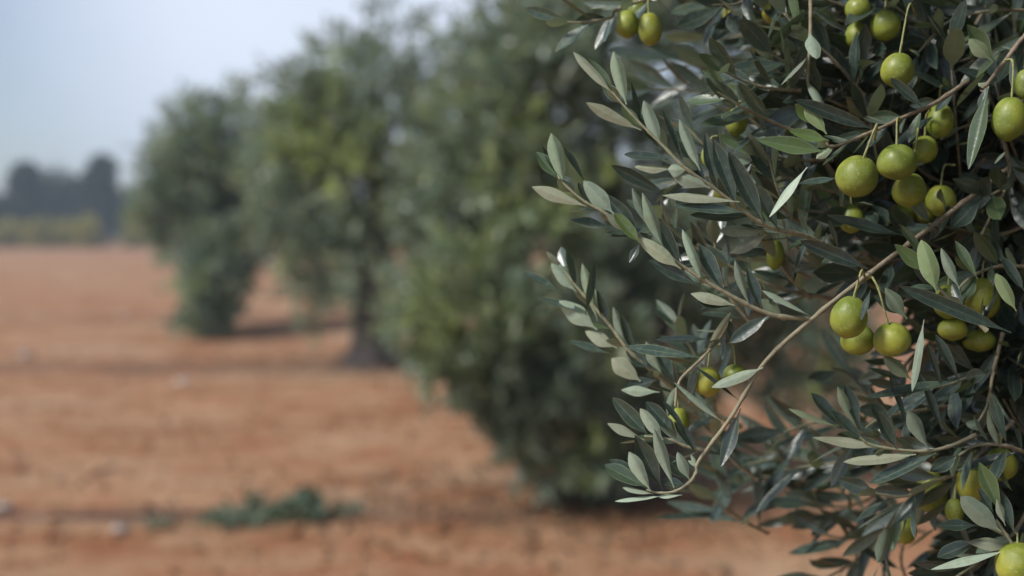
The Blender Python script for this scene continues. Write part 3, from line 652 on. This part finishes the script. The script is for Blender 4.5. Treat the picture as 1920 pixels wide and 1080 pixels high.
PXM = .70 / FPX
twigs = [  # hand laid twigs: pixel path with distance at both ends, leaf length in pixels
    ([(1290, -25), (1165, 14), (1145, 33), (1090, 42), (1040, 40)], .80, .78, 85, .2),
    ([(1440, 40), (1380, 70), (1320, 70), (1262, 62)], .98, .96, 150, .1), ([(1480, 110), (1400, 130), (1330, 128), (1270, 112)], .98, .95, 130, .0),
    ([(1470, 190), (1380, 185), (1300, 172), (1225, 166)], .94, .90, 120, .1), ([(1500, 170), (1440, 165), (1390, 150), (1350, 128)], .76, .73, 85, .1),
    ([(1500, 250), (1440, 225), (1390, 200), (1345, 172)], .75, .72, 90, .3), ([(1560, 90), (1500, 95), (1440, 80), (1400, 40)], .80, .78, 95, .1),
    ([(1640, 60), (1580, 40), (1500, 25), (1430, 8)], .82, .80, 95, .1), ([(1520, -10), (1519, 80), (1514, 150), (1526, 190)], .74, .74, 90, .0),
    ([(1690, 300), (1620, 220), (1560, 190), (1500, 170)], .82, .77, 95, .0), ([(1600, 370), (1530, 350), (1470, 330), (1400, 310)], .80, .76, 95, .1),
    ([(1640, 420), (1560, 400), (1480, 390), (1420, 365)], .79, .76, 90, .1), ([(1680, 560), (1600, 520), (1530, 500), (1470, 500)], .86, .82, 95, .0),
    ([(1560, 300), (1480, 300), (1430, 290), (1390, 320)], .79, .75, 85, .0), ([(1520, 560), (1480, 520), (1450, 480), (1430, 450)], .77, .75, 85, .0),
    ([(1440, 1000), (1400, 980), (1338, 936), (1296, 908)], .96, .92, 125, .0), ([(1560, 930), (1490, 900), (1420, 895), (1370, 905)], 1.0, .95, 125, .0), ([(1580, 850), (1500, 840), (1430, 850), (1390, 830)], 1.0, .95, 120, .0),
    ([(1680, 900), (1620, 940), (1560, 950), (1500, 935)], .95, .92, 120, .0), ([(1700, 960), (1640, 1000), (1600, 1010), (1530, 1000)], .95, .92, 120, .0), ([(1760, 900), (1700, 940), (1660, 1000), (1650, 1060)], .82, .80, 95, .0),
    ([(1620, 1048), (1590, 1062), (1540, 1090), (1510, 1110)], .93, .90, 115, .0), ([(1800, 760), (1720, 770), (1640, 790), (1580, 850)], .80, .78, 100, .0), ([(1830, 880), (1760, 900), (1700, 930), (1640, 925)], .77, .75, 95, .0),
    ([(1880, 625), (1862, 700), (1850, 762), (1820, 812)], .76, .75, 85, .0), ([(1900, 700), (1840, 700), (1780, 720), (1700, 735)], .79, .76, 95, .0), ([(1900, 790), (1840, 850), (1800, 890), (1780, 960)], .78, .77, 95, .1),
    ([(1930, 850), (1880, 835), (1830, 835), (1790, 860)], .74, .73, 95, .0), ([(1930, 420), (1870, 440), (1800, 430), (1740, 420)], .80, .77, 95, .1), ([(1930, 500), (1870, 500), (1820, 520), (1780, 560)], .77, .74, 90, .4),
    ([(1930, 180), (1870, 220), (1800, 240), (1740, 280)], .80, .78, 95, .0), ([(1930, 20), (1860, 20), (1780, 40), (1720, 100)], .80, .78, 95, .0), ([(1880, 260), (1893, 330), (1860, 400), (1830, 460)], .79, .77, 90, .1),
    ([(1780, 640), (1720, 660), (1690, 690), (1650, 700)], .84, .82, 95, .0), ([(1930, 950), (1900, 1000), (1840, 1050), (1780, 1090)], .78, .76, 95, .0), ([(1800, 350), (1740, 330), (1700, 290), (1650, 250)], .82, .79, 95, .0),
    ([(1700, 1090), (1690, 1040), (1720, 960), (1740, 900)], .90, .88, 100, .0), ([(1460, -20), (1400, 0), (1340, 10), (1290, 0)], .85, .83, 95, .2),
    ([(1560, 560), (1460, 540), (1370, 500), (1290, 455), (1225, 395)], .79, .75, 85, .1), ([(1500, 420), (1420, 350), (1340, 290), (1280, 230)], .80, .77, 85, .1), ([(1540, 350), (1460, 270), (1400, 215), (1352, 150)], .80, .77, 90, .0),
    ([(1420, 620), (1370, 560), (1345, 500), (1340, 430)], .80, .79, 85, .0), ([(1560, 480), (1500, 430), (1460, 360), (1440, 290)], .77, .74, 90, .0), ([(1560, 250), (1500, 180), (1450, 120), (1430, 60)], .80, .77, 95, .1),
    ([(1500, 330), (1420, 320), (1330, 330), (1240, 345)], .84, .82, 100, .0), ([(1520, 520), (1420, 480), (1320, 470), (1240, 440)], .83, .81, 95, .0), ([(1620, 180), (1560, 110), (1500, 60), (1460, 10)], .78, .76, 95, .0),
    ([(1350, 800), (1330, 730), (1300, 660), (1260, 600)], .84, .83, 90, .2), ([(1420, 900), (1370, 860), (1330, 800), (1280, 760)], .86, .84, 95, .1), ([(1640, 930), (1560, 880), (1470, 860), (1400, 870)], .97, .93, 130, .1),
    ([(1720, 870), (1640, 860), (1550, 870), (1470, 880)], .86, .84, 110, .0), ([(1780, 960), (1700, 900), (1630, 870), (1570, 880)], .90, .88, 110, .0), ([(1740, 1000), (1660, 980), (1580, 960), (1500, 970)], .97, .95, 120, .0),
    ([(1700, 780), (1640, 750), (1590, 700), (1560, 690)], .90, .88, 100, .0), ([(1660, 850), (1600, 800), (1540, 790), (1470, 810)], .88, .86, 110, .0),
]
for pts, d0, d1, Lp, yg in twigs:
    n = len(pts); pw = [P(x, y, d0 + (d1 - d0) * i / (n - 1) + random.uniform(-.006, .006)) for i, (x, y) in enumerate(pts)]
    sp = spline(pw, 8); V, F, a = tube(sp, .0014, .0007, 8, .12, .1, .9)
    mesh_obj('twig', V + NI, F, TWIG, near, age=a)
    q = (d0 + d1) / 1.4; grow(sp, 40 * PXM * q, Lp * 1.18 * PXM * q, 12.8 * PXM * q, 10, 4, yg)

for pts in HERO:
    grow(spline(PX(pts), 8), 52 * PXM, 80 * PXM, 11 * PXM, 10, 4, .2, 42, (.2, .8), .2)

# deep leaf mass behind them and the rest of the crown out of frame, with lobes added to block light
BY = np.array([-300, 0, 60, 120, 200, 300, 400, 480, 560, 640, 720, 800, 900, 1000, 1080, 1500.])
BX = np.array([1320, 1340, 1330, 1400, 1400, 1440, 1480, 1540, 1650, 1800, 1800, 1745, 1740, 1770, 1790, 1800.])
stems = []
def mass(n, d_lo, d_hi, x_hi, y_lo, y_hi, shift, nseg, nac, length=(.07, .13)):
    k = 0
    while k < n:
        d = random.uniform(d_lo, d_hi); py = random.uniform(y_lo, y_hi); bx = np.interp(py, BY, BX) + shift + random.gauss(0, 25)
        if bx > x_hi: continue
        px = random.uniform(bx + 40, x_hi); p = P(px, py, d)
        l = random.uniform(*length)
        dirv = norm(np.array([random.gauss(-.55, .5), random.gauss(-.25, .45), random.gauss(.02, .5)]))
        tipx, tipy, td = project((p + dirv * l)[None])
        if td[0] < d_lo * .93 or (tipx[0] < np.interp(tipy[0], BY, BX) + shift - 40): continue
        mid = p + dirv * l * .5 + np.array([0, 0, random.uniform(-.008, .008)]); sp = spline([p, mid, p + dirv * l], 4)
        stems.append(tube(sp, .0012, .0007, 5, 0, .0, .6)); grow(sp, .0155, .052, .0062, nseg, nac, .03, 48, (.0, .22), .9); k += 1  # low leaf tint and turned tops paint in the crown's inner shade
mass(210, .80, .96, 2010, -60, 1140, 25, 8, 2)
mass(700, .96, 1.30, 2150, -120, 1200, 45, 6, 2)
mass(900, 1.30, 1.75, 2300, -250, 1300, 75, 4, 2, (.09, .16))
bagV, bagF, bagA, kk = [], [], [], 0
for V, F, a in stems: bagV.append(V); bagF.append(F + kk); bagA.append(a); kk += len(V)
o = mesh_obj('twig', np.concatenate(bagV) + NI, np.concatenate(bagF), TWIG, near, age=np.concatenate(bagA)); o['kind'] = 'stuff'; o['label'] = 'tangle of thin dark twigs inside the crown'
fill.V = [v + NI for v in fill.V]
o = fill.build('foliage', LEAF, near); o['kind'] = 'stuff'; o['label'] = 'dense grey green leaves in shade inside the crown'

def crown_and_shade_lobes():
    bag = Bag(); n = 15000; k = 11
    lob = rng.choice(4, n, p=[.5, .2, .2, .1])
    c = np.array([(1.55, 1.75, 2.05), (1.25, .05, 1.75), (1.05, .55, 2.95), (.95, 1.3, 2.75)])[lob]; R = np.array([(1.45, 1.45, 1.35), (.9, 1.15, 1.2), (.95, 1.2, .75), (.8, .9, .7)])[lob]  # unseen side and overhead lobes added to block sky light
    u = norm(rng.normal(size=(n, 3))); lump = np.array([1 + .25 * mnoise.noise(Vector(v * 3)) for v in u])
    pos = c + u * R * (rng.random(n) ** .45 * lump)[:, None]
    dirs = norm(u + rng.normal(size=(n, 3)) * .6)
    B = np.repeat(pos, k, 0) + np.repeat(dirs, k, 0) * (np.tile(np.linspace(0, 1, k), n) * .14)[:, None]
    px, py, d = project(B); m = 60
    inside = (d > 0) & (px < 1920 + m) & (px > -m * 20) & (py > -m) & (py < 1080 + m)
    clear = (d > 1.35) & (px > np.interp(py, BY, BX) + 110)
    keep = (~inside | clear) & (B[:, 2] > .35) & ((d > .5) | (px > 2200) | (d < 0)) & ~((d > -.6) & (B[:, 0] < .36) & (B[:, 2] < 2.9) & (d < .55))
    side = norm(rng.normal(size=(n * k, 3))); DD = norm(np.repeat(dirs, k, 0) * .75 + side * .8)
    NN = norm(np.repeat(dirs, k, 0) * .5 - side * .35 + (0, 0, .7) + rng.normal(size=(n * k, 3)) * .35)
    L = .058 * (.7 + .6 * rng.random(n * k)); t = rng.random((n * k, 3)) * (1, .1, 1)
    bag.add(leaves(B[keep] + NI, DD[keep], NN[keep], L[keep], L[keep] * .16, rng.normal(size=keep.sum()) * .1, .25, t[keep], 3, 2))
    o = bag.build('crown', LEAF, near); o['kind'] = 'stuff'
crown_and_shade_lobes()

# ------------------------------------------------------------------ olives
def olive(px, py, rx, ry, d, anchor, label, tilt=0., lean=0.):
    c = P(px, py, d); r = .96 * rx * d / FPX; h = .96 * ry * d / FPX
    n, m = 32, 22; V = []
    ax = norm(UP * math.cos(math.radians(tilt)) + RT * math.sin(math.radians(tilt)) - FW * math.sin(math.radians(lean)))
    sx = norm(np.cross(ax, FW)); sy = np.cross(sx, ax); ph = random.uniform(0, 10)
    for i in range(m + 1):
        th = math.pi * i / m
        for j in range(n):
            f = 2 * math.pi * j / n
            z = math.cos(th); q = math.sin(th) * (1 - .06 * z)             # a touch fuller below
            z2 = z - .07 * math.exp(-(th / .22) ** 2) - .05 * math.exp(-((math.pi - th) / .20) ** 2)   # stalk dimple, tiny nipple
            k = 1 + .025 * mnoise.noise(Vector((q * math.cos(f) * 1.5 + ph, q * math.sin(f) * 1.5, z * 1.5)))
            V.append((sx * q * math.cos(f) * r + sy * q * math.sin(f) * r + ax * z2 * h) * k)
    F = [[i * n + j, (i + 1) * n + j, (i + 1) * n + (j + 1) % n, i * n + (j + 1) % n] for i in range(m) for j in range(n)]
    o = mesh_obj('olive', np.array(V), np.array(F), OLIVE); o.location = tuple(c)
    tag(o, label, 'olive', 'green olives hanging in the near olive tree')
    top = ax * h * .90
    A = P(*anchor) - c; mid = top + ax * np.linalg.norm(A - top) * .45 + (A - top) * .25
    Vt, Ft, a = tube(spline([top, mid, A], 7), .00062, .0008, 8, .1)
    mesh_obj('stalk', Vt, Ft, STALK, o, age=a)
OL = [
 (1607, 330, 40, 41, .690, (1640, 262, .72), 'largest pale yellow olive, brightest of the high cluster above the main branch', 12, 30),
 (1682, 303, 38, 35, .712, (1690, 228, .73), 'shiny green olive pressed against the right of the largest pale yellow one', -5, 10),
 (1705, 356, 32, 34, .735, (1722, 240, .76), 'green olive hanging directly below the shiny one in the high cluster', 8, 0),
 (1734, 280, 24, 27, .77, (1745, 205, .76), 'duller olive peeping out behind the upper right of the high cluster', 0, 0),
 (1764, 376, 29, 31, .77, (1790, 310, .78), 'dark shaded olive crossed by a leaf, right of the high cluster', 0, 0),
 (1683, 131, 32, 34, .715, (1718, 30, .75), 'round green olive hanging alone on a pale curved stalk in the dark', 5, 8),
 (1893, 222, 33, 43, .70, (1885, 112, .72), 'big yellow green oval olive hanging at the right edge on a straight stalk', 4, 5),
 (1922, 158, 20, 30, .73, (1925, 90, .74), 'olive cut off by the right edge above the big oval one', 0, 0),
 (1592, 594, 35, 42, .690, (1622, 520, .712), 'large oval sunlit olive, topmost of the sharp trio under the main branch', 10, 10),
 (1608, 636, 33, 31, .720, (1634, 518, .722), 'olive half hidden behind the large oval one in the sharp trio', -8, 0),
 (1672, 636, 36, 33, .700, (1636, 520, .715), 'round olive with a glossy top, right hand fruit of the sharp trio', -20, 20),
 (1327, 715, 27, 29, .735, (1352, 645, .73), 'pale olive beside the withered twig, its face crossed by a thin leaf', 0, 0),
 (1379, 702, 24, 20, .745, (1362, 640, .735), 'small green olive half covered by a grey leaf, next to the withered twig', 0, 0),
 (1272, 789, 22, 27, .73, (1266, 758, .714), 'lowest small olive left of the main branch, between blue green leaves', 0, 0),
 (1176, 45, 23, 27, .80, (1182, 8, .80), 'soft olive near the sky, the rounder one of the upper hanging pair', -4, 0),
 (1219, 54, 23, 32, .79, (1222, 2, .80), 'soft oval olive, the longer one of the upper hanging pair', -6, 0),
 (1196, 20, 20, 24, .825, (1200, -15, .82), 'dark olive showing behind the upper hanging pair', 0, 0),
 (1609, 16, 25, 24, .77, (1620, -25, .79), 'yellow green olive touching the top edge over dark leaves', 0, 0),
 (1660, 47, 29, 30, .765, (1668, -5, .79), 'dull green olive just below the top edge among dark leaves', 0, 0),
 (1607, 66, 23, 26, .785, (1600, 20, .79), 'pale olive cut diagonally by a black leaf near the top', 0, 0),
 (1452, 20, 24, 27, .80, (1470, -25, .80), 'soft yellowish olive at the top edge left of the vertical twig', 0, 0),
 (1382, 22, 28, 30, .85, (1390, -25, .83), 'faint olive at the top edge behind a grey leaf', 0, 0),
 (1596, 410, 25, 28, .77, (1590, 355, .77), 'olive cut across by a black leaf below the largest pale yellow one', 0, 0),
 (1688, 402, 26, 22, .80, (1690, 350, .80), 'almost hidden dark olive at the bottom of the high cluster', 0, 0),
 (1454, 478, 17, 29, .765, (1462, 430, .75), 'slim olive half behind a dark leaf in the centre twigs', 5, 0),
 (1331, 292, 17, 23, .75, (1345, 255, .75), 'little yellow olive glimpsed behind the upper sharp twig', 0, 0),
 (1381, 228, 21, 27, .76, (1390, 190, .76), 'pale olive behind the spotted leaf high in the centre', 0, 0),
 (1354, 362, 17, 19, .735, (1365, 345, .73), 'tiny pale yellow olive at the joint of the upper sharp twig', 0, 0),
 (1762, 226, 27, 34, .775, (1765, 160, .77), 'shaded oval olive under the reddish brown twig', 0, 0),
 (1778, 565, 28, 34, .755, (1790, 500, .76), 'olive left in the dim bunch behind the bright new shoot', 0, 0),
 (1842, 560, 32, 42, .77, (1850, 490, .78), 'largest olive in the dim bunch behind the bright new shoot', 0, 0),
 (1786, 617, 28, 22, .76, (1800, 570, .77), 'olive under the long dark leaf, lower part of the dim bunch', 0, 0),
 (1836, 638, 31, 22, .775, (1850, 590, .77), 'darkest olive at the bottom of the dim bunch', 0, 0),
 (1822, 904, 29, 40, .76, (1830, 845, .76), 'long shaded olive behind the broad pale leaves at the lower right', 0, 0),
 (1876, 870, 31, 32, .77, (1880, 815, .77), 'round dim olive above the broad pale leaves at the lower right', 0, 0),
 (1790, 957, 18, 24, .76, (1800, 905, .765), 'small olive edge left of the broad pale leaves', 0, 0),
 (1746, 922, 30, 42, .80, (1760, 850, .80), 'dull dark olive hanging against the red soil at the lower right', 0, 0),
 (1699, 995, 20, 27, .84, (1722, 948, .82), 'small soft olive hanging low against the red soil on a bent stalk', 10, 0),
 (1908, 1058, 41, 44, .70, (1905, 1000, .71), 'big yellow green olive filling the lower right corner', 0, 0),
 (1840, 432, 26, 22, .80, (1850, 390, .80), 'dim olive deep in shade right of the main branch', 0, 0),
 (1735, 395, 20, 24, .80, (1740, 350, .80), 'shaded olive touching the main branch from above', 0, 0),
]
for q in OL: olive(*q)

# ------------------------------------------------------------------ hazy air
def haze():
    x, y0, y1, z0, z1 = 130., -14., 175., -1.2, 14.
    V = np.array([(a, b, c) for a in (-x, x) for b in (y0, y1) for c in (z0, z1)])
    F = np.array([(0, 1, 3, 2), (4, 6, 7, 5), (0, 4, 5, 1), (2, 3, 7, 6), (0, 2, 6, 4), (1, 5, 7, 3)])
    m, nt, out = new_mat('pale_air'); v = nt.nodes.new('ShaderNodeVolumePrincipled')
    v.inputs['Color'].default_value = (.74, .86, 1, 1); v.inputs['Density'].default_value = .0023; v.inputs['Anisotropy'].default_value = .2
    nt.links.new(v.outputs[0], out.inputs['Volume'])
    o = mesh_obj('haze', V, F, m, smooth=False); o['kind'] = 'stuff'
haze()

# ------------------------------------------------------------------ light
w = bpy.data.worlds.new('World'); scene.world = w; w.use_nodes = True
nt = w.node_tree; bg = nt.nodes['Background']
SUN_EL, SUN_AZ = math.radians(42), math.radians(-116)     # azimuth from +Y towards +X: left and a little behind the camera
sky = nt.nodes.new('ShaderNodeTexSky'); sky.sky_type = 'NISHITA'; sky.sun_disc = False
sky.sun_elevation = SUN_EL; sky.sun_rotation = SUN_AZ
sky.air_density = 1.0; sky.dust_density = 1.2; sky.ozone_density = 2.0; sky.altitude = 100
g = NT(nt)
tc = nt.nodes.new('ShaderNodeTexCoord')
cl = g.ramp(g.noise(tc.outputs['Generated'], 1.6, 4, .55), .30, .62)
dt = g.n('ShaderNodeVectorMath', operation='DOT_PRODUCT'); g.link(tc.outputs['Generated'], dt.inputs[0])
cd_ = P(700, 20, 1.0) - CAM; cd_ /= np.linalg.norm(cd_); dt.inputs[1].default_value = tuple(cd_)
bank = g.ramp(dt.outputs['Value'], .935, .998)
veil = g.mix(g.math('ADD', g.math('MULTIPLY_ADD', cl, .22, .08), g.math('MULTIPLY', bank, .62)), sky.outputs[0], (8.2, 8.9, 10.4))    # thin high cloud over the blue
nt.links.new(veil, bg.inputs[0]); bg.inputs[1].default_value = .088
ld = bpy.data.lights.new('sun', 'SUN'); ld.energy = 3.3; ld.angle = math.radians(12); ld.color = (1, .96, .91)
lo = bpy.data.objects.new('sun', ld); COL.objects.link(lo)
sd = Vector((math.sin(SUN_AZ) * math.cos(SUN_EL), math.cos(SUN_AZ) * math.cos(SUN_EL), math.sin(SUN_EL)))
lo.rotation_euler = sd.to_track_quat('Z', 'Y').to_euler()

vs = scene.view_settings; vs.view_transform = 'Standard'; vs.look = 'None'; vs.gamma = 1; vs.exposure = 0.30
scene.cycles.use_denoising = True; scene.cycles.max_bounces = 6; scene.cycles.diffuse_bounces = 3; scene.cycles.transmission_bounces = 3
scene.cycles.use_adaptive_sampling = False
